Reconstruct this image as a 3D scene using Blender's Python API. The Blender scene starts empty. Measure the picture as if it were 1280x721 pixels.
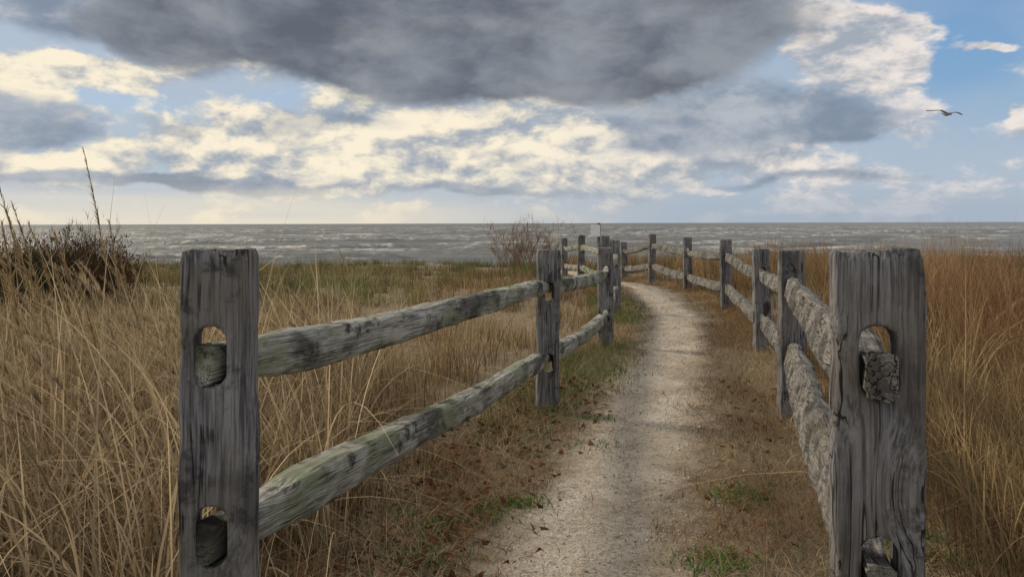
import bpy, bmesh, math, random
import numpy as np
from mathutils import Vector, Matrix, noise as mnoise
random.seed(7); rng=np.random.default_rng(7)
scene=bpy.context.scene
scene.view_settings.view_transform='Standard'
try: scene.view_settings.look='None'
except Exception: pass
scene.view_settings.exposure=0
H0=1.16; F=924.0
# ------------------------------------------------------------ helpers
def link(o,parent=None):
    scene.collection.objects.link(o)
    if parent: o.parent=parent
    return o
def empty(name,loc=(0,0,0)):
    e=bpy.data.objects.new(name,None); e.location=loc; e.empty_display_size=.2
    return link(e)
def sm(a,b,x):
    t=np.clip((x-a)/(b-a),0,1); return t*t*(3-2*t)
def hsh(i,j,s):
    v=np.sin(i*127.1+j*311.7+s*74.7)*43758.5453
    return v-np.floor(v)
def vn(x,y,s=0):
    x=np.asarray(x,float); y=np.asarray(y,float)
    i=np.floor(x); j=np.floor(y); fx=x-i; fy=y-j
    fx=fx*fx*(3-2*fx); fy=fy*fy*(3-2*fy)
    a=hsh(i,j,s);b=hsh(i+1,j,s);c=hsh(i,j+1,s);d=hsh(i+1,j+1,s)
    return (a*(1-fx)+b*fx)*(1-fy)+(c*(1-fx)+d*fx)*fy
def fbm(x,y,s=0,o=4):
    r=0;a=.5;t=0
    for k in range(o):
        r=r+a*vn(x*2**k,y*2**k,s+k*3.1); t+=a; a*=.5
    return r/t
class NT:
    def __init__(s,tree): s.t=tree; s.t.nodes.clear()
    def n(s,ty,**k):
        nd=s.t.nodes.new(ty)
        for a,b in k.items(): setattr(nd,a,b)
        return nd
    def set(s,inp,v):
        if v is None: return
        if isinstance(v,bpy.types.NodeSocket): s.t.links.new(v,inp)
        else:
            if hasattr(inp,'default_value') and isinstance(v,(tuple,list)) and len(v)==3 and inp.type=='RGBA': v=(*v,1)
            inp.default_value=v
    def m(s,op,a,b=None,c=None,clamp=False):
        nd=s.n('ShaderNodeMath',operation=op,use_clamp=clamp)
        s.set(nd.inputs[0],a); s.set(nd.inputs[1],b); s.set(nd.inputs[2],c); return nd.outputs[0]
    def v(s,op,a,b=None,c=None,scale=None):
        nd=s.n('ShaderNodeVectorMath',operation=op)
        s.set(nd.inputs[0],a); s.set(nd.inputs[1],b); s.set(nd.inputs[2],c)
        if scale is not None: s.set(nd.inputs[3],scale)
        return nd.outputs[1] if op in('LENGTH','DOT_PRODUCT','DISTANCE') else nd.outputs[0]
    def mr(s,x,a,b,c=0.,d=1.,smooth=True):
        nd=s.n('ShaderNodeMapRange',interpolation_type='SMOOTHSTEP' if smooth else 'LINEAR')
        for i,q in enumerate((x,a,b,c,d)): s.set(nd.inputs[i],q)
        return nd.outputs[0]
    def mix(s,f,a,b,blend='MIX'):
        nd=s.n('ShaderNodeMix',data_type='RGBA',blend_type=blend)
        s.set(nd.inputs[0],f); s.set(nd.inputs[6],a); s.set(nd.inputs[7],b); return nd.outputs[2]
    def noise(s,vec,scale,detail=5,rough=.55,dist=0.,color=False):
        nd=s.n('ShaderNodeTexNoise')
        s.set(nd.inputs['Vector'],vec); nd.inputs['Scale'].default_value=scale
        nd.inputs['Detail'].default_value=detail; nd.inputs['Roughness'].default_value=rough
        nd.inputs['Distortion'].default_value=dist
        return nd.outputs['Color' if color else 'Fac']
def newmat(name):
    m=bpy.data.materials.new(name); m.use_nodes=True
    return m,NT(m.node_tree)
def out(N,sh):
    o=N.n('ShaderNodeOutputMaterial'); N.t.links.new(sh,o.inputs['Surface'])
def principled(N,col,rough=.8,normal=None,spec=.3):
    p=N.n('ShaderNodeBsdfPrincipled'); N.set(p.inputs['Base Color'],col); N.set(p.inputs['Roughness'],rough)
    p.inputs['Specular IOR Level'].default_value=spec
    if normal is not None: N.set(p.inputs['Normal'],normal)
    return p.outputs[0]
def bump(N,h,strength=.5,dist=.01):
    b=N.n('ShaderNodeBump'); b.inputs['Strength'].default_value=strength; b.inputs['Distance'].default_value=dist
    N.set(b.inputs['Height'],h); return b.outputs[0]
def mesh_np(name,verts,quads,mat,cols=None,smooth=False,parent=None,attr=None):
    me=bpy.data.meshes.new(name); verts=np.ascontiguousarray(verts,dtype=np.float32).reshape(-1,3)
    quads=np.ascontiguousarray(quads,dtype=np.int32); k=quads.shape[1]
    me.vertices.add(len(verts)); me.vertices.foreach_set('co',verts.ravel())
    me.loops.add(quads.size); me.loops.foreach_set('vertex_index',quads.ravel())
    me.polygons.add(len(quads)); me.polygons.foreach_set('loop_start',np.arange(0,quads.size,k,dtype=np.int32))
    me.update(calc_edges=True)
    if smooth: me.polygons.foreach_set('use_smooth',np.ones(len(quads),dtype=bool))
    if cols is not None:
        ca=me.color_attributes.new('Col','FLOAT_COLOR','POINT')
        c=np.ones((len(verts),4),dtype=np.float32); c[:,:3]=cols.reshape(-1,3); ca.data.foreach_set('color',c.ravel())
    if attr:
        for an,av in attr.items():
            a=me.attributes.new(an,'FLOAT','POINT'); a.data.foreach_set('value',np.asarray(av,dtype=np.float32).ravel())
    me.materials.append(mat)
    o=bpy.data.objects.new(name,me); return link(o,parent)
def gridquads(nr,nc):
    i=np.arange(nr-1)[:,None]*nc+np.arange(nc-1)[None,:]
    i=i.ravel(); return np.stack([i,i+1,i+nc+1,i+nc],1)
# ------------------------------------------------------------ layout
#        x      y     top   base   yaw  hole_up hole_low
LP=[(-.576,1.46,1.112,.10, 11,.905,.56),(.21,4.57,1.0,0,6,.735,.30),(.874,6.96,.935,0,0,.70,.29),
    (1.34,9.57,.945,0,-3,.70,.29),(1.57,12.5,.95,-.02,0,.70,.28),(1.41,15.3,.91,-.1,4,.64,.22),(1.30,18.2,.80,-.2,4,.55,.12)]
RP=[(.613,1.25,1.116,.12,-17,.930,.585),(1.62,4.3,1.005,0,-4,.775,.385),(2.24,6.6,.925,0,2,.70,.30),
    (2.80,9.66,.945,0,3,.70,.29),(2.96,12.46,.92,0,0,.68,.27),(2.74,14.5,.945,-.05,6,.70,.29),(2.62,17.2,.72,-.18,4,.50,.12),(2.4,20.0,.62,-.3,0,.38,0.)]
def lx(y): return np.interp(y,[0]+[p[1] for p in LP]+[26],[-.75]+[p[0] for p in LP]+[1.0])
def rx(y): return np.interp(y,[0]+[p[1] for p in RP]+[26],[.45]+[p[0] for p in RP]+[2.0])
PY=[0,1.5,2.42,3.33,4.83,6.6,8.8,10.5,13,14.5,17,20,24,30]
PC=[.10,.12,.25,.48,.93,1.41,1.95,2.16,2.36,2.33,2.05,1.85,1.7,1.6]
PW=[.36,.36,.33,.29,.28,.28,.29,.33,.34,.34,.34,.36,.4,.5]
def pc(y): return np.interp(y,PY,PC)
def pw(y): return np.interp(y,PY,PW)
def gz(x,y):
    x=np.asarray(x,float);y=np.asarray(y,float)
    z=.13*sm(2.7,1.2,y)-.04*np.clip(y-13,0,17)
    z=z-1.95*sm(30,52,y)-2.0*sm(52,90,y)
    off=np.clip(np.maximum(lx(y)-x,x-rx(y))-.2,0,1.5)
    z=z+off*(fbm(x*.35,y*.35,5,3)-.5)*.28
    return z
# ------------------------------------------------------------ camera
cam=bpy.data.cameras.new('camera'); co=bpy.data.objects.new('camera',cam); link(co)
co.matrix_world=Matrix.Translation((0,0,H0))@Matrix.Rotation(math.radians(90),4,'X')@Matrix.Rotation(math.radians(-.16),4,'Z')
cam.sensor_width=36; cam.lens=F/1280*36; cam.shift_y=-(360.5-279)/1280; cam.clip_start=.05; cam.clip_end=20000
scene.camera=co
# ------------------------------------------------------------ sun
SAZ,SEL=math.radians(-58),math.radians(30)
sd=Vector((math.sin(SAZ)*math.cos(SEL),math.cos(SAZ)*math.cos(SEL),math.sin(SEL)))
sl=bpy.data.lights.new('sun','SUN'); sl.energy=2.7; sl.angle=math.radians(9); sl.color=(1,.86,.66)
so=bpy.data.objects.new('sun',sl); so.rotation_euler=(-sd).to_track_quat('-Z','Y').to_euler(); link(so)
# ------------------------------------------------------------ wood materials
def wood(name,axis,dark,light,green,gamt,patch,crk=1.,blot=0.,cross=0.):
    m,N=newmat(name)
    tc=N.n('ShaderNodeTexCoord').outputs['Object']; oi=N.n('ShaderNodeObjectInfo').outputs['Random']
    off=N.n('ShaderNodeCombineXYZ'); 
    for i,k in enumerate((7.,13.,5.)): N.set(off.inputs[i],N.m('MULTIPLY',oi,k))
    c=N.v('ADD',tc,off.outputs[0])
    sk=[4.8,4.8,4.8]; sk[axis]=2.3
    vo=N.n('ShaderNodeTexVoronoi'); N.set(vo.inputs['Vector'],N.v('MULTIPLY',c,tuple(sk))); vo.inputs['Scale'].default_value=1.
    kd=vo.outputs['Distance']; near=N.mr(kd,.05,.36,1.,0.)
    kn=N.mr(kd,.08,.18,1.,0.)
    wv=N.v('SCALE',N.v('SUBTRACT',N.noise(c,3.,2,.5,color=True),(.5,.5,.5)),scale=.016)
    cw=N.v('ADD',c,wv); cw=N.v('ADD',cw,N.v('SCALE',(1,1,1),scale=N.m('MULTIPLY',near,.034)))
    sc=[1,1,1]; sc[axis]=.028
    g=N.noise(N.v('MULTIPLY',cw,tuple(sc)),230,5,.65)
    sc3=[1,1,1]; sc3[axis]=.05
    g2=N.noise(N.v('MULTIPLY',cw,tuple(sc3)),60,4,.6)
    sc2=[1,1,1]; sc2[axis]=.022
    c2=N.noise(N.v('MULTIPLY',cw,tuple(sc2)),52,2,.5)
    cr=N.mr(N.m('ABSOLUTE',N.m('SUBTRACT',c2,.5)),.003,.024,1.,0.)
    cr=N.m('MULTIPLY',cr,N.mr(N.noise(c,7,3),.43,.57,0.,crk))
    s=N.noise(c,5,6,.65); s2=N.noise(N.v('ADD',c,(9,3,1)),10,7,.7)
    gg=N.m('ADD',N.m('MULTIPLY',g,.6),N.m('MULTIPLY',g2,.4))
    col=N.mix(N.mr(gg,.38,.60),dark,light)
    col=N.mix(N.m('MULTIPLY',N.mr(s,.42,.62),gamt),col,green)
    sb=N.noise(N.v('MULTIPLY',N.v('ADD',c,(3,8,2)),tuple(.6 if i==axis else 1. for i in range(3))),4.2,6,.62)
    col=N.mix(N.m('MULTIPLY',N.mr(sb,.52,.64),blot),col,tuple(x*.32 for x in dark))
    h0=N.m('ADD',gg,N.m('MULTIPLY',s2,.35))
    if cross>0:
        scx=[.35,.35,.35]; scx[axis]=1.
        cx_=N.noise(N.v('MULTIPLY',cw,tuple(scx)),20,3,.5)
        col=N.mix(N.m('MULTIPLY',N.mr(cx_,.50,.62),cross),col,tuple(x*.45 for x in dark)); h0=N.m('SUBTRACT',h0,N.m('MULTIPLY',N.mr(cx_,.46,.64),.9))
    col=N.mix(N.m('MULTIPLY',N.mr(s2,.54,.66),patch),col,tuple(x*.28 for x in dark))
    col=N.mix(N.m('MULTIPLY',kn,.8),col,(.03,.025,.022))
    col=N.mix(N.m('MULTIPLY',cr,.9),col,(.014,.013,.013))
    h=N.m('SUBTRACT',h0,N.m('ADD',N.m('MULTIPLY',cr,1.2),N.m('MULTIPLY',kn,.4)))
    out(N,principled(N,col,.85,bump(N,h,1.,.009),.2)); return m
mPost=wood('weathered_post_wood',2,(.075,.074,.082),(.30,.30,.315),(.16,.14,.11),.55,.7,1.,.5)
mRail=wood('weathered_rail_wood',0,(.15,.15,.135),(.50,.49,.45),(.19,.22,.125),.8,.95,.6,.8)
mRailR=wood('weathered_rail_wood_pale',0,(.09,.087,.083),(.33,.315,.295),(.17,.16,.135),.5,.6,1.,.4,.55)
# ------------------------------------------------------------ fence
def stadium(w,h,n=10):
    r=w/2; pts=[]
    for k in range(n+1): a=math.pi*k/n; pts.append((r*math.cos(a),h/2-r+r*math.sin(a)))
    for k in range(n+1): a=math.pi+math.pi*k/n; pts.append((r*math.cos(a),-h/2+r+r*math.sin(a)))
    return pts
def evalmesh(o):
    dg=bpy.context.evaluated_depsgraph_get()
    return bpy.data.meshes.new_from_object(o.evaluated_get(dg))
def make_post(name,p,parent,voxel,w=.145,d=.085,hx=0,seed=0):
    x,y,top,base,yaw,hu,hlw=p; z0=base-.35; L=top-z0
    bm=bmesh.new(); bmesh.ops.create_cube(bm,size=1)
    rnd=random.Random(seed)
    for v in bm.verts:
        v.co=Vector((v.co.x*w,v.co.y*d,(v.co.z+.5)*L))
        if v.co.z>L*.5: v.co.z+=rnd.uniform(-.007,.007); v.co.x*=rnd.uniform(.95,1.)
    bmesh.ops.bevel(bm,geom=bm.edges[:],offset=.004,segments=1,affect='EDGES')
    me=bpy.data.meshes.new(name); bm.to_mesh(me); bm.free()
    o=bpy.data.objects.new(name+'_tmp',me); link(o)
    bm=bmesh.new()
    for hz in (hu,hlw):
        pts=stadium(.060,.122); f=[];b=[]
        for q in pts: f.append(bm.verts.new((q[0]+hx,-.2,q[1]+hz-z0))); b.append(bm.verts.new((q[0]+hx,.2,q[1]+hz-z0)))
        n=len(pts); bm.faces.new(f); bm.faces.new(b[::-1])
        for i in range(n): bm.faces.new((f[i],b[i],b[(i+1)%n],f[(i+1)%n]))
    bmesh.ops.recalc_face_normals(bm,faces=bm.faces)
    cm=bpy.data.meshes.new('cut'); bm.to_mesh(cm); bm.free(); cutter=bpy.data.objects.new('cut',cm); link(cutter)
    md=o.modifiers.new('b','BOOLEAN'); md.operation='DIFFERENCE'; md.object=cutter; md.solver='EXACT'
    rm=o.modifiers.new('r','REMESH'); rm.mode='VOXEL'; rm.voxel_size=voxel; rm.use_smooth_shade=True
    me2=evalmesh(o); bpy.data.objects.remove(o); bpy.data.objects.remove(cutter)
    nv=len(me2.vertices); c=np.empty(nv*3,dtype=np.float32); me2.vertices.foreach_get('co',c); c=c.reshape(-1,3)
    nn=np.empty(nv*3,dtype=np.float32); me2.vertices.foreach_get('normal',nn); nn=nn.reshape(-1,3)
    q=c[:,0]+c[:,1]*1.7
    k=(vn(q*11+seed,c[:,2]*3,seed)-.5)*.006+(vn(q*50,c[:,2]*3,seed+3)-.5)*.005+(vn(q*170,c[:,2]*4,seed+5)-.5)*(.004 if voxel<.007 else 0)
    edge=sm(.058,.072,np.abs(c[:,0])); k-=edge*.008*vn(c[:,2]*12,np.sign(c[:,0])*3+seed,2)**2
    tp=sm(L-.02,L,c[:,2]); k-=tp*.008*vn(c[:,0]*45,c[:,1]*20+seed,7)
    c=c+nn*k[:,None]; me2.vertices.foreach_set('co',c.ravel().astype(np.float32)); me2.update()
    me2.name=name; me2.materials.clear(); me2.materials.append(mPost)
    me2.polygons.foreach_set('use_smooth',np.ones(len(me2.polygons),dtype=bool))
    po=bpy.data.objects.new(name,me2); po.location=(x,y,z0); f_=1 if seed%10>0 else 0
    po.rotation_euler=(rnd.uniform(-.015,.015)*f_,rnd.uniform(-.02,.02)*f_,math.radians(yaw)); link(po,parent)
def make_rail(name,a,b,parent,mat,h=.12,w=.075,e0=(.08,.05),e1=(.055,.045),ext0=.06,ext1=.06,seed=0,scal=0.,tw=0.,ex=4.2,sag=.012):
    a=Vector(a);b=Vector(b); d=(b-a).normalized(); a=a-d*ext0; b=b+d*ext1; L=(b-a).length
    nr=int(L/(.012 if seed in(5,6,36,37) else .035)); ns=32; V=[]
    s=np.linspace(0,L,nr)
    for i,sx_ in enumerate(s):
        k0=float(sm(.07,.40,sx_)); k1=float(sm(.07,.34,L-sx_))
        hh=h*(1+.16*mnoise.noise(Vector((sx_*1.3,seed*3.1,0)))); ww=w*(1+.2*mnoise.noise(Vector((sx_*1.7,seed*5.1,4))))
        hh=hh*k0+e0[0]*(1-k0); hh=hh*k1+e1[0]*(1-k1); ww=ww*k0+e0[1]*(1-k0); ww=ww*k1+e1[1]*(1-k1)
        kk=k0*k1; twl=tw*kk; ct,st_=math.cos(twl),math.sin(twl)
        bz=(.016*mnoise.noise(Vector((sx_*.9,seed*7.7,1))))*kk - sag*math.sin(math.pi*(sx_/L)**.7); by=.014*mnoise.noise(Vector((sx_*.8,seed*2.7,9)))*kk
        wav=scal*kk*(.0045*math.sin(sx_*34+5*mnoise.noise(Vector((sx_*2,seed,0)))))
        for j in range(ns):
            th=2*math.pi*j/ns; cs,sn=math.cos(th),math.sin(th); e=2/ex
            yy=math.copysign(abs(cs)**e,cs)*ww/2; zz=math.copysign(abs(sn)**e,sn)*hh/2
            if sn<0: yy*=1-.3*abs(sn)*kk
            q=1+(.08*mnoise.noise(Vector((sx_*2.2,cs*1.2+seed,sn*1.2))))
            n1=.007*mnoise.noise(Vector((sx_*4,cs*3+seed,sn*3)))+.003*mnoise.noise(Vector((sx_*14,cs*5+seed,sn*9)))
            yy=yy*q+cs*(n1+wav*(1+.6*sn)); zz=zz*q+sn*n1
            V.append((sx_,by+yy*ct-zz*st_,bz+yy*st_+zz*ct))
    Q=[]
    for i in range(nr-1):
        for j in range(ns):
            j2=(j+1)%ns; Q.append((i*ns+j,i*ns+j2,(i+1)*ns+j2,(i+1)*ns+j))
    me=bpy.data.meshes.new(name); me.from_pydata(V,[],Q+[tuple(range(ns))[::-1],tuple(range((nr-1)*ns,nr*ns))]); me.update()
    bm=bmesh.new(); bm.from_mesh(me); bmesh.ops.recalc_face_normals(bm,faces=bm.faces); 
    for f in bm.faces: f.smooth=len(f.verts)==4
    bm.to_mesh(me); bm.free()
    me.materials.append(mat); o=bpy.data.objects.new(name,me)
    q=d.to_track_quat('X','Z').to_matrix().to_4x4(); o.matrix_world=Matrix.Translation(a)@q; link(o); o.parent=parent
for side,PL in(('L',LP),('R',RP)):
    fence=empty('split_rail_fence')
    for i,p in enumerate(PL):
        make_post('post_%d'%(i+1),p,fence,.004 if i==0 else(.0065 if i<3 else .012),w=.140 if i==0 else .146,hx=(-.012 if (i==0 and side=='L') else 0),seed=(10 if side=='L' else 40)+i)
    for i in range(len(PL)-1):
        p,q=PL[i],PL[i+1]
        for k,nm in((5,'upper'),(6,'lower')):
            up0=.0 if i==0 else .028; s=1 if i%2 else -1
            a=(p[0]+((-.012) if (i==0 and side=='L') else 0),p[1],p[k]-(.018 if i==0 else 0)+s*up0)
            b=(q[0],q[1],q[k]+(-1 if (i+1)%2 else 1)*.028*(-1))
            hgt=(.098 if k==5 else .110) if side=='L' else (.128 if k==5 else .178)
            make_rail('rail_%s_%d'%(nm,i+1),a,b,fence,mRail if side=='L' else mRailR,h=hgt if i==0 or side=='L' else min(hgt,.15)*.85,w=.078 if side=='L' else .062,
                      e0=(.078,.048) if i==0 else(.055,.045),ext0=(.045 if side=='L' else .075) if i==0 else .07,seed=i*2+k+(0 if side=='L' else 31),
                      scal=(2.0 if side=='R' else .3),tw=(.30 if side=='R' else .06),ex=4.6,sag=((.045 if i==0 else .02) if side=='R' else .012))
# ------------------------------------------------------------ world
w=bpy.data.worlds.new('World'); scene.world=w; w.use_nodes=True; N=NT(w.node_tree)
tc=N.n('ShaderNodeTexCoord').outputs['Generated']
sx=N.n('ShaderNodeSeparateXYZ'); N.set(sx.inputs[0],tc); X,Y,Z=sx.outputs
hl=N.m('SQRT',N.m('ADD',N.m('MULTIPLY',X,X),N.m('MULTIPLY',Y,Y))); hl=N.m('MAXIMUM',hl,.02)
az=N.m('ARCTAN2',X,Y); t=N.m('DIVIDE',Z,hl)
tcap=N.m('MINIMUM',t,3.)
P=N.n('ShaderNodeCombineXYZ'); N.set(P.inputs[0],az); N.set(P.inputs[1],tcap); P=P.outputs[0]
Q=N.n('ShaderNodeCombineXYZ'); N.set(Q.inputs[0],N.m('DIVIDE',X,hl)); N.set(Q.inputs[1],N.m('DIVIDE',Y,hl)); N.set(Q.inputs[2],N.m('MULTIPLY',tcap,1.9)); Q=Q.outputs[0]
wc=N.noise(Q,5.,5,.55,color=True)
W=N.v('MULTIPLY',N.v('SUBTRACT',wc,(.5,.5,.5)),(.24,.10,0))
Pw=N.v('ADD',P,W)
Qw=N.v('ADD',Q,N.v('SCALE',N.v('SUBTRACT',wc,(.5,.5,.5)),scale=.07))
def blobs(lst,src):
    acc=None
    for cx,cy,bx,by,wt in lst:
        a=math.atan((cx-640)/F); tt=(278-cy)/F*math.cos(a)
        ix=1/(bx/F*math.cos(a)**2); iy=1/(by/F*math.cos(a))
        v=N.v('MULTIPLY_ADD',src,(ix,iy,0),(-a*ix,-tt*iy,0))
        r=N.mr(N.v('LENGTH',v),0.,1.,wt,0.)
        acc=r if acc is None else N.m('ADD',acc,r)
    return acc
sky=N.n('ShaderNodeTexSky',sky_type='NISHITA'); sky.sun_disc=False; sky.sun_elevation=SEL; sky.sun_rotation=SAZ
sky.air_density=1.0; sky.dust_density=.6; sky.ozone_density=1.5
K=10.
def C(r,g,b): return (r*K,g*K,b*K)
col=N.mix(.5,sky.outputs[0],C(.20,.42,.74))
veil=N.m('SUBTRACT',.88,blobs([(1190,60,310,180,1.0),(970,20,80,80,.5),(130,128,120,26,.35),(340,130,80,24,.35)],Pw),clamp=True)
col=N.mix(veil,col,C(.45,.52,.61))
n1=N.noise(Qw,8.5,9,.60); n1b=N.noise(N.v('ADD',Qw,(-.008,0,.026)),8.5,6,.58)
emb=N.mr(N.m('SUBTRACT',n1,n1b),-.12,.10)
top=N.mr(t,.33,.6,0.,.25)  # extra bright cloud above the view, unseen, added to lift the ambient light
Bb=blobs([(1215,90,150,120,-.22),(975,60,60,60,-.2),(1170,190,170,40,-.06),(140,128,90,20,-.10),(340,130,50,18,-.08),(1230,5,90,50,-.2),
          (1080,70,120,85,.42),(1235,52,75,12,.35),(420,180,380,75,.24),(720,185,340,75,.24),(90,85,180,45,.36),(890,233,70,10,.25),(1270,150,50,20,.3),(1000,205,300,40,.12),(150,190,200,50,.08)],Pw)
Bd=N.mr(N.m('ADD',N.m('ADD',n1,Bb),top),.45,.60)
wm=N.mr(az,-.1,.5)
bcol=N.mix(emb,C(.36,.41,.48),N.mix(wm,C(.97,.87,.68),C(.84,.77,.72)))
col=N.mix(Bd,col,bcol)
n2=N.noise(Qw,5.0,7,.54)
D2=blobs([(930,150,290,70,.66),(1070,168,130,28,.38),(30,150,150,48,.55),(205,160,80,28,.42),(230,217,440,18,.66),(560,236,340,14,.45),(1000,225,350,16,.35),(60,0,300,90,.62),(780,120,200,60,.35),(420,160,200,24,.30),(620,190,120,16,.28)],Pw)
D2d=N.mr(N.m('ADD',n2,D2),.62,.95)
D2c=N.mix(N.mr(n1,.35,.65),C(.20,.25,.33),C(.40,.45,.52))
col=N.mix(N.m('MULTIPLY',D2d,.88),col,D2c)
D1=blobs([(540,15,640,165,.88),(640,105,380,56,.5),(310,40,280,88,.50),(880,40,240,95,.5),(650,-130,800,190,.5)],Pw)
D1d=N.mr(N.m('ADD',n2,D1),.66,1.02)
D1c=N.mix(N.mr(N.m('ADD',n2,N.m('MULTIPLY',n1,.35)),.50,.82),C(.112,.13,.165),C(.28,.305,.34))
col=N.mix(N.m('MULTIPLY',D1d,.97),col,D1c)
hz=N.mr(az,-.35,.30); hcol=N.mix(hz,C(.86,.77,.60),C(.38,.45,.54))
st=N.noise(N.v('MULTIPLY',Q,(1,1,9)),3.,3,.5)
hf=N.m('MULTIPLY',N.mr(N.m('ADD',t,N.m('MULTIPLY',N.m('SUBTRACT',st,.5),.05)),0.0,.064,1.,0.),.85)
col=N.mix(hf,col,hcol)
bg=N.n('ShaderNodeBackground'); N.set(bg.inputs[0],col); bg.inputs[1].default_value=.1
wo=N.n('ShaderNodeOutputWorld'); N.t.links.new(bg.outputs[0],wo.inputs[0])
# ------------------------------------------------------------ other materials
def grassmat(name,tr=.3):
    m,N=newmat(name)
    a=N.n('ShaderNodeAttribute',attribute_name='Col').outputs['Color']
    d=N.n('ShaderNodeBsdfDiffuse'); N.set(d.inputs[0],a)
    if tr<=0: out(N,d.outputs[0]); return m
    tl=N.n('ShaderNodeBsdfTranslucent'); N.set(tl.inputs[0],a)
    mx=N.n('ShaderNodeMixShader'); mx.inputs[0].default_value=tr
    N.t.links.new(d.outputs[0],mx.inputs[1]); N.t.links.new(tl.outputs[0],mx.inputs[2]); out(N,mx.outputs[0]); return m
mGrass=grassmat('grass_blades')
m,N=newmat('ground_thatch'); mGround=m
c=N.n('ShaderNodeTexCoord').outputs['Object']
a=N.noise(c,1.3,5,.6); b=N.noise(c,14,6,.7); d=N.noise(c,90,4,.7)
col=N.mix(N.mr(b,.35,.65),(.11,.08,.053),(.26,.20,.135)); col=N.mix(N.mr(d,.4,.65),col,(.36,.295,.21))
col=N.mix(N.m('MULTIPLY',N.mr(a,.5,.7),.35),col,(.11,.11,.06))
out(N,principled(N,col,.95,bump(N,N.m('ADD',b,d),.8,.02),.1))
m,N=newmat('crushed_shell_sand'); mPath=m
c=N.n('ShaderNodeTexCoord').outputs['Object']
a=N.noise(c,2.6,6,.62); b=N.noise(c,45,6,.75); d=N.noise(c,170,3,.7); a2=N.noise(c,9,6,.7)
vo=N.n('ShaderNodeTexVoronoi'); N.set(vo.inputs['Vector'],c); vo.inputs['Scale'].default_value=95.
col=N.mix(N.mr(a,.36,.62),(.45,.39,.31),(.67,.61,.525)); col=N.mix(N.mr(b,.30,.60),(.33,.275,.205),col)
col=N.mix(N.m('MULTIPLY',N.mr(a2,.52,.66),.5),col,(.34,.28,.21))
col=N.mix(N.mr(d,.54,.72),col,(.82,.78,.71)); col=N.mix(N.m('MULTIPLY',N.mr(N.noise(c,60,4,.6),.58,.69),.75),col,(.17,.13,.09))
e=N.n('ShaderNodeAttribute',attribute_name='edge').outputs['Fac']
col=N.mix(N.m('MULTIPLY',N.mr(N.m('ADD',e,N.m('MULTIPLY',N.m('SUBTRACT',a2,.5),.8)),.22,.62),.6),col,(.31,.245,.175))
h=N.m('ADD',N.m('ADD',b,N.m('MULTIPLY',d,.7)),N.m('ADD',N.m('MULTIPLY',vo.outputs['Distance'],.6),N.m('MULTIPLY',a2,1.6)))
p=principled(N,col,.95,bump(N,h,.9,.012),.1)
en=N.m('ADD',e,N.m('ADD',N.m('MULTIPLY',N.m('SUBTRACT',N.noise(c,4,7,.72),.5),1.4),N.m('MULTIPLY',N.m('SUBTRACT',b,.5),1.1)))
al=N.mr(en,.40,.95,1.,0.)
tr=N.n('ShaderNodeBsdfTransparent'); mx=N.n('ShaderNodeMixShader'); N.set(mx.inputs[0],al)
N.t.links.new(tr.outputs[0],mx.inputs[1]); N.t.links.new(p,mx.inputs[2]); out(N,mx.outputs[0])
m,N=newmat('sea_water'); mSea=m
c=N.n('ShaderNodeTexCoord').outputs['Object']
fa=N.n('ShaderNodeAttribute',attribute_name='foam').outputs['Fac']
n=N.noise(N.v('MULTIPLY',c,(.5,1,1)),.6,5,.65); big=N.noise(N.v('MULTIPLY',c,(.12,1,1)),.03,4,.6)
cap=N.noise(N.v('MULTIPLY',c,(.35,1,1)),.07,6,.72)
col=N.mix(N.mr(n,.3,.7),(.12,.12,.11),(.20,.198,.182)); col=N.mix(N.mr(big,.4,.6),col,(.10,.11,.113))
f=N.m('MAXIMUM',N.m('MULTIPLY',fa,N.mr(N.noise(c,.8,5,.7),.40,.64)),N.m('MULTIPLY',N.mr(cap,.61,.69),.9))
col=N.mix(N.m('MULTIPLY',f,.9),col,(.68,.68,.67))
out(N,principled(N,col,N.mr(f,0.,1.,.40,.9),bump(N,n,.9,.9),.42))
# ------------------------------------------------------------ ground, sea, path
def axis(lo,a,b,hi,step,g=1.18):
    mid=list(np.arange(a,b+1e-6,step)); l=[];s=step;x=a
    while x>lo: s=min(s*g,12); x-=s; l.append(x)
    r=[];s=step;x=b
    while x<hi: s=min(s*g,12); x+=s; r.append(x)
    return np.array(l[::-1]+mid+r)
gx=axis(-500,-7,9,500,.14); gy=axis(-120,0,24,100,.14,1.06)
GX,GY=np.meshgrid(gx,gy)
mesh_np('ground',np.stack([GX,GY,gz(GX,GY)],-1),gridquads(len(gy),len(gx)),mGround,smooth=True)
py=np.arange(.0,30,.05); pu=np.linspace(-1,1,23)
PYm,PU=np.meshgrid(py,pu,indexing='ij')
PX=pc(PYm)+PU*pw(PYm)*1.9+ (fbm(PYm*.9,PYm*0+3,2,3)-.5)*.16
mesh_np('sandy_path',np.stack([PX,PYm,gz(PX,PYm)+.008+.006*fbm(PX*6,PYm*5,9,3)*(1-PU**4)],-1),gridquads(len(py),23),mPath,smooth=True,attr={'edge':np.abs(PU)})
ry=[44.]
while ry[-1]<700: ry.append(ry[-1]*1.0085)
ry=np.array(ry); NC=420; cu=np.linspace(-1.7,1.7,NC)
RY,CU=np.meshgrid(ry,cu,indexing='ij'); SX=RY*CU
ph=(RY+ (fbm(SX*.02,RY*.02,11,3)-.5)*30+(fbm(SX*.08,RY*.05,3,2)-.5)*9)
def ridge(p,L): s=(p/L)%1.0; return np.exp(-((s-.5)/.16)**2)
patch=sm(.45,.62,fbm(SX*.035,RY*.05,21,4))
patch2=sm(.47,.60,fbm(SX*.09,RY*.06,31,3))
w1=ridge(ph,13.); w2=ridge(ph*1.0+SX*.12,5.7)
fade=1-sm(450,700,RY)
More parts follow.
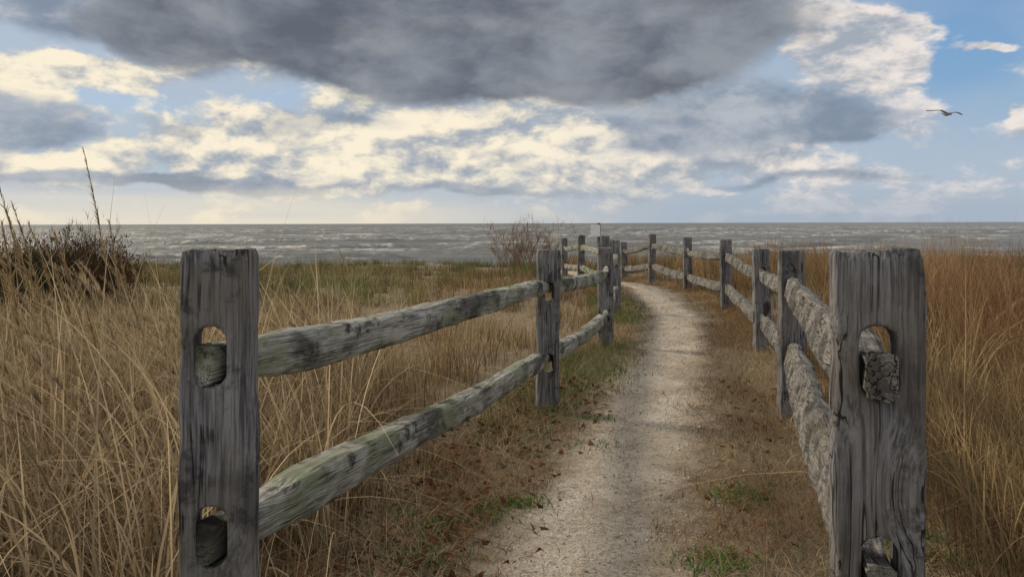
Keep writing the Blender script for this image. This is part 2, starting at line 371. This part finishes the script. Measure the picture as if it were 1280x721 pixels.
SZ=-2.0+(w1*.7*(.3+.7*patch)+w2*.2*(.4+.6*patch2))*fade
foam=np.clip(sm(.60,.92,w1)*patch*1.1*sm(.40,.64,fbm(SX*.25,RY*.2,41,3))+sm(.66,.93,w2)*patch2*.6*sm(.43,.68,fbm(SX*.3,RY*.1,51,3)),0,1)*fade
sea=empty('sea')
mesh_np('near_waves',np.stack([SX,RY,SZ],-1),gridquads(len(ry),NC),mSea,smooth=True,parent=sea,attr={'foam':foam})
fy=np.array([698,1500,3000,6000,12000.]); fx=np.linspace(-14000,14000,9); FX,FY=np.meshgrid(fx,fy)
mesh_np('open_water',np.stack([FX,FY,FX*0-2.003],-1),gridquads(5,9),mSea,parent=sea,attr={'foam':FX*0})
for sgn,nm in((-1,'water_side'),(1,'water_side_b')):
    v=np.array([[sgn*1.69*44,44,-2.01],[sgn*14000,44,-2.01],[sgn*14000,700,-2.01],[sgn*1.69*700,700,-2.01]])
    q=np.array([[0,1,2,3]]) if sgn>0 else np.array([[3,2,1,0]])
    mesh_np(nm,v,q,mSea,parent=sea,attr={'foam':np.zeros(4)})
# ------------------------------------------------------------ vegetation
def blades(P,H,ang,lean,W,col,seg,droop=None,phi=None):
    n=len(P); t=np.linspace(0,1,seg+1)[None,:]
    H=np.broadcast_to(H,(n,))[:,None]; lean=np.broadcast_to(lean,(n,))[:,None]; W=np.broadcast_to(W,(n,))[:,None]
    dr=(np.zeros(n) if droop is None else np.broadcast_to(droop,(n,)))[:,None]
    ang=np.broadcast_to(ang,(n,))
    hor=H*lean*t**1.9; zz=H*(t*np.sqrt(np.clip(1-.45*np.minimum(lean,1.2)**2,.15,1))-dr*t**3.2)
    cx=P[:,0:1]+np.cos(ang)[:,None]*hor; cy=P[:,1:2]+np.sin(ang)[:,None]*hor; cz=P[:,2:3]+zz
    if phi is None: phi=rng.uniform(0,np.pi,n)
    wd=W*.5*np.clip(1-t**1.6,.06,1)
    dx=np.cos(phi)[:,None]*wd; dy=np.sin(phi)[:,None]*wd
    V=np.stack([np.stack([cx-dx,cy-dy,cz],-1),np.stack([cx+dx,cy+dy,cz],-1)],2)
    b=(np.arange(n)*(seg+1)*2)[:,None]+(np.arange(seg)*2)[None,:]; b=b.ravel()
    Q=np.stack([b,b+1,b+3,b+2],1)
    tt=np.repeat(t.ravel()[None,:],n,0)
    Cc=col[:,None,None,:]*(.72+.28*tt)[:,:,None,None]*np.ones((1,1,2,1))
    return V.reshape(-1,3),Q,Cc.reshape(-1,3),np.stack([cx,cy,cz],-1)
class Acc:
    def __init__(s): s.V=[];s.Q=[];s.C=[];s.n=0
    def add(s,r): s.V.append(r[0]);s.Q.append(r[1]+s.n);s.C.append(r[2]);s.n+=len(r[0]); return r[3]
    def build(s,name,mat): return mesh_np(name,np.concatenate(s.V),np.concatenate(s.Q),mat,np.concatenate(s.C))
STRAW=np.array([.46,.34,.185]);BROWN=np.array([.24,.155,.085]);RED=np.array([.26,.155,.088]);OLIVE=np.array([.165,.18,.075]);PALE=np.array([.58,.46,.295])
def tufts(cx,cy,nb,H,spread,lean,wid,basecol,seg,bias=(0,0),droop=(0,.2),acc=None,colvar=.3):
    n=len(cx); idx=np.repeat(np.arange(n),nb); m=len(idx)
    ox,oy=rng.normal(0,1,m)*spread,rng.normal(0,1,m)*spread
    x=cx[idx]+ox; y=cy[idx]+oy
    dxv=ox/spread*.5+rng.normal(0,.6,m)+bias[0]; dyv=oy/spread*.5+rng.normal(0,.6,m)+bias[1]
    ang=np.arctan2(dyv,dxv); ln=np.clip(np.hypot(dxv,dyv)*lean*rng.uniform(.4,1.3,m),.03,1.4)
    h=H[idx]*rng.uniform(.4,1.15,m)
    D=np.hypot(x,y); W=wid*(rng.uniform(.6,1.4,m))+.00042*D
    c=basecol[idx]*np.clip(rng.normal(1,colvar,m),.4,1.8)[:,None]
    ins=(x>lx(y)+.02)&(x<rx(y)-.02)&(y<24)
    k=~(ins&(rng.random(m)<.9))&(y>.9)
    P=np.stack([x,y,gz(x,y)-.01],1)
    return acc.add(blades(P[k],h[k],ang[k],ln[k],W[k],c[k],seg,rng.uniform(*droop,m)[k]*ln[k]))
A=Acc()
def field(n,y0,y1,u0,u1):
    y=rng.uniform(y0**.8,y1**.8,n)**(1/.8); x=rng.uniform(u0,u1,n)*(y+1.5); return x,y
x,y=field(5000,2.4,38,-1.1,1.1)
off=np.maximum(lx(y)-x,x-rx(y)); k=(off>.12)|(y>24); x,y=x[k],y[k]
right=x>rx(y)
n_=fbm(x*.5,y*.5,8,3); n2_=fbm(x*.25,y*.22,18,3); n3_=fbm(x*1.1,y*.9,28,2)
Hh=np.where(right,.26+.50*n_+.16*sm(6,11,y),.14+.46*n_)*np.where(y>24,.85,1)*(.65+.7*rng.random(len(x)))
Hh*=.40+.60*sm(.1,1.1,np.maximum(lx(y)-x,x-rx(y))+np.where(y>24,1,0))
cl=STRAW*.88*np.ones((len(x),1)); f1=sm(.42,.58,n2_)[:,None]; cl=cl*(1-f1)+OLIVE*1.25*f1
f4=sm(.46,.66,n3_)[:,None]; cl=cl*(1-.7*f4)+BROWN*1.0*.7*f4
cr=BROWN*1.3*np.ones((len(x),1)); f2=sm(.42,.6,n2_)[:,None]; cr=cr*(1-f2)+RED*1.0*f2; f3=(rng.random(len(x))<.4)[:,None]; cr=np.where(f3,STRAW*.85,cr)
f5=(rng.random(len(x))<.18)[:,None]; cr=np.where(f5,OLIVE,cr)
fr=sm(13,24,y)[:,None]*(~right)[:,None]; cl=cl*(1-fr*.7)+OLIVE*.85*fr*.7
base=np.where(right[:,None],cr,cl)*rng.uniform(.45,1.35,(len(x),1))
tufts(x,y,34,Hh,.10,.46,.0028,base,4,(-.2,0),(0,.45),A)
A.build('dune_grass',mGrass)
A=Acc(); n=260
y=rng.uniform(1.5,5.5,n); x=-(.62+rng.uniform(0,1,n)*(.45+.62*y)); x=np.minimum(x,lx(y)-.22)
b=PALE*(.45+.55*rng.random((n,1))); b=np.where(rng.random((n,1))<.4,BROWN*1.1,b)
cfl=sm(.1,.8,lx(y)-x)
hh=rng.uniform(.35,.85,n)*np.clip(.35+.65*cfl,0,1)
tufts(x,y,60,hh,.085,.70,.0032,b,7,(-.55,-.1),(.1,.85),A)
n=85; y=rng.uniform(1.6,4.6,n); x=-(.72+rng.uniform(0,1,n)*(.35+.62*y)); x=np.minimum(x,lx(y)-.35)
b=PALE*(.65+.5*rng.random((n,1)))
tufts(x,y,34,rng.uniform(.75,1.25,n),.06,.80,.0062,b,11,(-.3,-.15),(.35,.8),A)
def plume(px,py,h,ang,lean,col,acc,nsp=60,w=.0028,big=1.,dr=.12):
    z=float(gz(px,py)); P=np.array([[px,py,z]])
    c=acc.add(blades(P,h,np.array([ang]),lean,w,np.array([col]),14,dr*lean))[0]
    tt=rng.uniform(.62,1.0,nsp); ii=tt*14; i0=np.minimum(ii.astype(int),13); fr=(ii-i0)[:,None]
    pp=c[i0]*(1-fr)+c[i0+1]*fr
    acc.add(blades(pp,rng.uniform(.02,.055,nsp)*(1.25-tt)*2.0*big,ang+rng.normal(0,.8,nsp),rng.uniform(.2,.8,nsp),.0042,np.array(col)*rng.uniform(.7,1.3,(nsp,1)),2,0.))
def at(px,D): return (px-640)/F*D
for px,D,tipx,tipy in((150,3.4,108,208),(60,2.8,-6,222),(48,3.0,-20,262),(158,4.2,138,290),(120,3.0,60,318),(40,2.6,5,300),(190,4.6,165,330),(90,3.6,40,290),(140,3.0,96,350),(30,3.2,-10,280),(75,3.1,20,270),(175,3.8,150,320),(100,2.7,30,330),(130,2.9,70,300),(60,3.4,15,285),(200,3.5,150,345)):
    x0=at(px,D); z0=float(gz(x0,D)); tz=H0-(tipy-279)/F*D; tx=at(tipx,D); h=tz-z0; plume(x0,D,h*1.08,math.pi,min(1.2,abs(tx-x0)/h),STRAW*.9,A,150,.0038,1.15)
for _ in range(340):
    D=rng.uniform(1.9,5.0); x0=-(.78+rng.uniform(0,1)*(.35+.6*D))
    plume(x0,D,rng.uniform(.6,1.12),math.pi+rng.normal(0,.6),rng.uniform(.25,1.05),PALE*rng.uniform(.5,1.05),A,80,.0030,1.4,.45)
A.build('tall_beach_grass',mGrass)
A=Acc(); n=210
y=rng.uniform(1.5,7.5,n); x=rx(y)+.2+rng.uniform(0,1,n)**.8*(.25+.55*y)
b=RED*(.6+.7*rng.random((n,1))); b=np.where(rng.random((n,1))<.5,BROWN*1.2,b); b=np.where(rng.random((n,1))<.35,STRAW*.9,b)
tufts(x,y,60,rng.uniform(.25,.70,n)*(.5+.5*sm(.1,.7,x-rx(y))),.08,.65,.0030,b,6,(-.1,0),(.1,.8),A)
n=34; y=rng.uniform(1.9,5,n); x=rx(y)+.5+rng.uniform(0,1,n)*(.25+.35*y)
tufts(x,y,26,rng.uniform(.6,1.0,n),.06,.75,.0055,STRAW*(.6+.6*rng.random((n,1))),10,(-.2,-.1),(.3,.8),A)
def clump(px,D,toppy,n,spread,cols,lean=.3,ntf=8,seg=5,wid=.003):
    cx=at(px,D)+rng.normal(0,spread,ntf); cy=D+rng.normal(0,spread*.8,ntf)
    h=np.full(ntf,H0-(toppy-279)/F*D)-gz(cx,cy); h=h*rng.uniform(.55,1.08,ntf)
    b=np.array(cols)*(.6+.7*rng.random((ntf,1))); tufts(cx,cy,n,h,.13,lean,wid,b,seg,(0,0),(0,.3),A)
for px,D,tp in((1185,9,284),(1230,8.5,286),(1160,10,290),(1270,8,292),(1120,12,304),(1060,13,306),(1200,7,300),(950,16,292),(985,15,296),(1020,14,302),(940,13,310),(1240,6,330),(1150,7.5,322)):
    clump(px,D,tp,60,.32,RED*1.3 if rng.random()<.55 else BROWN*1.5,.38,9)
for px,D,tp in((90,11,290),(110,11.5,296),(70,10.5,296),(125,12,306),(60,12,302)):
    clump(px,D,tp,80,.16,RED*.6,.32,6)
for _ in range(130):
    D=rng.uniform(3,11); x0=float(rx(D))+.4+rng.uniform(0,1)*(.3+.45*D)
    plume(x0,D,rng.uniform(.7,1.08),rng.uniform(0,6.28),rng.uniform(.15,.7),(RED if rng.random()<.5 else STRAW*.8)*rng.uniform(.9,1.5),A,40)
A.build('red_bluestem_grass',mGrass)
def bush(acc,cx,cy,z0,h,spread,nst,col,lean=.5):
    P=np.stack([cx+rng.normal(0,spread,nst),cy+rng.normal(0,spread,nst),np.full(nst,z0)],1)
    c=acc.add(blades(P,h*rng.uniform(.6,1.05,nst),rng.uniform(0,6.28,nst),rng.uniform(.1,lean,nst),.012,np.array(col)*rng.uniform(.7,1.2,(nst,1)),8,0.))
    for lev,(nt,hl_,ww) in enumerate(((10,.30,.0065),(8,.13,.0045))):
        src=c.reshape(-1,c.shape[1],3); m_=len(src)*nt; si=rng.integers(0,len(src),m_); f=rng.uniform(.35,1.,m_)*(c.shape[1]-1); i0=np.minimum(f.astype(int),c.shape[1]-2); fr=(f-i0)[:,None]
        pp=src[si,i0]*(1-fr)+src[si,i0+1]*fr
        c=acc.add(blades(pp,h*hl_*rng.uniform(.5,1.2,m_),rng.uniform(0,6.28,m_),rng.uniform(.2,1.0,m_),ww,np.array(col)*rng.uniform(.7,1.4,(m_,1)),3,0.))
A=Acc()
for px,D,tp,ns_ in((655,14,282,12),(636,14.6,290,8),(684,15.2,288,9),(668,13.4,298,7)):
    z0=float(gz(at(px,D),D)); bush(A,at(px,D),D,z0,H0-(tp-279)/F*D-z0,.12,ns_,(.22,.14,.09))
A.build('dry_shrub',mGrass)
A=Acc(); n=95000
y=rng.uniform(1.3**.7,22**.7,n)**(1/.7); u=rng.random(n); x=lx(y)-.35+u*(rx(y)-lx(y)+.7)
e=np.abs(x-pc(y))/pw(y); p_=sm(.50,1.6,e+ (fbm(x*3,y*3,4,3)-.5)*1.7)*.95+.025
k=rng.random(n)<p_; x,y=x[k],y[k]; n=len(x)
pt=fbm(x*2.2,y*2.2,14,3); mixc=sm(.4,.6,pt)[:,None]
c_=(PALE*.9*(1-mixc)+BROWN*1.4*mixc)*np.clip(rng.normal(1,.28,n),.4,1.7)[:,None]
gr=(rng.random(n)<.8*sm(3.0,4.6,y)*sm(.42,.56,fbm(x*1.5,y*.9,33,2))*sm(.25,.8,(pc(y)-x)/.5) +.05)[:,None]; c_=np.where(gr,np.array([.14,.175,.065])*rng.uniform(.7,1.5,(n,1)),c_)
nearf=sm(.5,.0,np.minimum(x-lx(y),rx(y)-x))
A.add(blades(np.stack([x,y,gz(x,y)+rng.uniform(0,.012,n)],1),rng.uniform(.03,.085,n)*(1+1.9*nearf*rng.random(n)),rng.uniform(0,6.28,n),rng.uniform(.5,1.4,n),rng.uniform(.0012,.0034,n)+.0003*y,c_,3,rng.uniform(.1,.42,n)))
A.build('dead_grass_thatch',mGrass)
A=Acc()
for px,pyy,r,m_ in((520,705,.08,260),(545,665,.05,150),(600,642,.09,260),(650,632,.05,120),(930,625,.07,240),(900,712,.08,240),(1180,690,.16,420),(745,525,.05,60),(500,650,.04,50),(770,470,.1,90),(740,560,.06,50)):
    D=H0*F/(pyy-279); cx=at(px,D); ox=rng.normal(0,r,m_); oy=rng.normal(0,r*.9,m_)
    xx=cx+ox; yy=D+oy
    A.add(blades(np.stack([xx,yy,gz(xx,yy)+.006],1),rng.uniform(.025,.06,m_),rng.uniform(0,6.28,m_),rng.uniform(.4,1.2,m_),rng.uniform(.004,.010,m_),np.array([.13,.23,.06])*rng.uniform(.6,1.4,(m_,1)),3,.2))
A.build('green_weeds',mGrass)
A=Acc(); n=1000
y=rng.uniform(2.2,5.4,n)
x=lx(y)+rng.normal(-.10,.20,n); s_=rng.random(n)<.07; x=np.where(s_,rx(y)-rng.uniform(.0,.4,n),x)
A.add(blades(np.stack([x,y,gz(x,y)+rng.uniform(.015,.05,n)],1),rng.uniform(.03,.055,n),rng.uniform(0,6.28,n),rng.uniform(1.0,1.4,n),rng.uniform(.016,.034,n),np.array([.19,.09,.05])*rng.uniform(.35,1.6,(n,1)),4,rng.uniform(.2,.42,n)))
A.build('fallen_leaves',mGrass)
A=Acc()
GRN=np.array([[.045,.06,.028]]);BRN=np.array([[.10,.06,.038]])
for bx,by,bz,br,nn,pb in((at(15,9.2),9.2,.40,.52,4600,.25),(at(-45,9),9,.45,.6,3000,.3),(at(62,10),10,.42,.52,4600,.7),(at(105,11),11,.46,.58,5200,.85),(at(140,12),12,.28,.45,2600,.9)):
    d=rng.normal(0,1,(nn,3)); d/=np.linalg.norm(d,axis=1)[:,None]; r=br*rng.uniform(.45,1.1,(nn,1))*(1+.3*np.sin(d[:,0:1]*7+bx)*np.cos(d[:,2:3]*6+by))
    p=np.array([bx,by,bz])+d*r*np.array([1.15,1,.9]); p=p[p[:,2]>-.05]; nn=len(p)
    A.add(blades(p,rng.uniform(.03,.08,nn),rng.uniform(0,6.28,nn),rng.uniform(.2,1.2,nn),rng.uniform(.010,.020,nn),np.where(rng.random((nn,1))<pb,BRN,GRN)*rng.uniform(.5,1.5,(nn,1)),3,.1))
    bush(A,bx,by,-.05,(bz+br)*1.12,.15,8,(.11,.07,.05),.7)
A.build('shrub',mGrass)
n=12000; y=rng.uniform(1.8**.6,12**.6,n)**(1/.6); x=pc(y)+rng.normal(0,.8,n)*pw(y); s=rng.uniform(.0015,.0045,n)*(1+.05*y); s*=np.where(rng.random(n)<.03,2.,1.)
O=np.array([[1,0,0],[0,1,0],[-1,0,0],[0,-1,0],[0,0,.7],[0,0,-.7]]); th=rng.uniform(0,6.28,n)
jit=O[None]*rng.uniform(.6,1.3,(n,6,1)); R=np.stack([np.stack([np.cos(th),-np.sin(th)],-1),np.stack([np.sin(th),np.cos(th)],-1)],1)
xy=np.einsum('nij,nkj->nki',R,jit[:,:,:2]); V=np.concatenate([xy,jit[:,:,2:]],-1)*s[:,None,None]+np.stack([x,y,gz(x,y)+.011+s*.3],1)[:,None,:]
T=np.array([[0,1,4],[1,2,4],[2,3,4],[3,0,4],[1,0,5],[2,1,5],[3,2,5],[0,3,5]]); Tq=(T[None]+np.arange(n)[:,None,None]*6).reshape(-1,3)
cc=np.repeat(np.array([[.66,.60,.52]])*rng.uniform(.3,1.2,(n,1)),6,0)
mesh_np('shell_gravel',V,Tq,grassmat('shell_bits',0.0),cc)
# ------------------------------------------------------------ sign
m,N=newmat('sign_white_paint'); c=N.n('ShaderNodeTexCoord').outputs['Object']
out(N,principled(N,N.mix(N.mr(N.noise(c,9,5),.3,.7),(.72,.75,.78),(.84,.86,.88)),.5)); mW=m
sg=empty('beach_sign',(at(744,21),21,-.4))
def box(name,sz,loc,mat,parent,bev=.006):
    bm=bmesh.new(); bmesh.ops.create_cube(bm,size=1)
    for v in bm.verts: v.co=Vector((v.co.x*sz[0],v.co.y*sz[1],v.co.z*sz[2]))
    bmesh.ops.bevel(bm,geom=bm.edges[:],offset=bev,segments=2,affect='EDGES')
    me=bpy.data.meshes.new(name); bm.to_mesh(me); bm.free(); me.materials.append(mat)
    o=bpy.data.objects.new(name,me); o.location=loc; link(o,parent)
box('board',(.26,.02,.34),(0,-.065,1.34),mW,sg); box('sign_post',(.09,.09,1.60),(0.10,0,.76),mPost,sg,.01)
# ------------------------------------------------------------ gull
m,N=newmat('gull_plumage'); c=N.n('ShaderNodeTexCoord').outputs['Object']; s_=N.n('ShaderNodeSeparateXYZ'); N.set(s_.inputs[0],c)
ax=N.m('ABSOLUTE',s_.outputs[0]); g=N.mix(N.mr(N.noise(c,14,4),.3,.7),(.13,.135,.15),(.24,.245,.26)); g=N.mix(N.mr(ax,.46,.54),g,(.03,.03,.03))
out(N,principled(N,g,.8)); mG=m
gl=empty('seagull',(at(1183,26),26,H0+135/F*26))
prof=[(-.25,.004,0),(-.22,.012,0),(-.19,.032,.004),(-.16,.036,.006),(-.12,.038,.002),(-.06,.056,-.006),(0,.062,-.01),(.07,.05,-.006),(.13,.028,0),(.18,.014,.004)]
V=[];Q=[];ns=14
for yy,r,zo in prof:
    for j in range(ns): a=2*math.pi*j/ns; V.append((math.cos(a)*r,yy,zo+math.sin(a)*r*.9))
for i in range(len(prof)-1):
    for j in range(ns): Q.append((i*ns+j,i*ns+(j+1)%ns,(i+1)*ns+(j+1)%ns,(i+1)*ns+j))
b0=len(V); V+=[(-.02,.15,.006),(.02,.15,.006),(.055,.28,.0),(0,.27,.004),(-.055,.28,.0)]; Q+=[(b0,b0+1,b0+2,b0+3,b0+4)]
for sgn in(-1,1):
    st=[(.03,-.10,.06,.02),(.12,-.13,.04,.05),(.24,-.15,.015,.075),(.34,-.12,.02,.07),(.45,-.06,.035,.05),(.55,.02,.05,.03),(.60,.07,.08,.02)]
    b0=len(V)
    for s_,le,te,z in st:
        V+=[(sgn*s_,le,z),(sgn*s_,(le*.7+te*.3),z+.016),(sgn*s_,te,z-.004),(sgn*s_,(le*.7+te*.3),z-.010)]
    for i in range(len(st)-1):
        for j in range(4):
            a=b0+i*4+j; b=b0+i*4+(j+1)%4; Q.append((a,b,b+4,a+4) if sgn>0 else (a+4,b+4,b,a))
me=bpy.data.meshes.new('body_and_wings'); me.from_pydata(V,[],Q); me.update(); me.materials.append(mG)
for p_ in me.polygons: p_.use_smooth=True
o=bpy.data.objects.new('body_and_wings',me); link(o,gl); gl.rotation_euler=(math.radians(12),math.radians(5),math.radians(10)); gl.scale=(1.2,1.2,1.2)
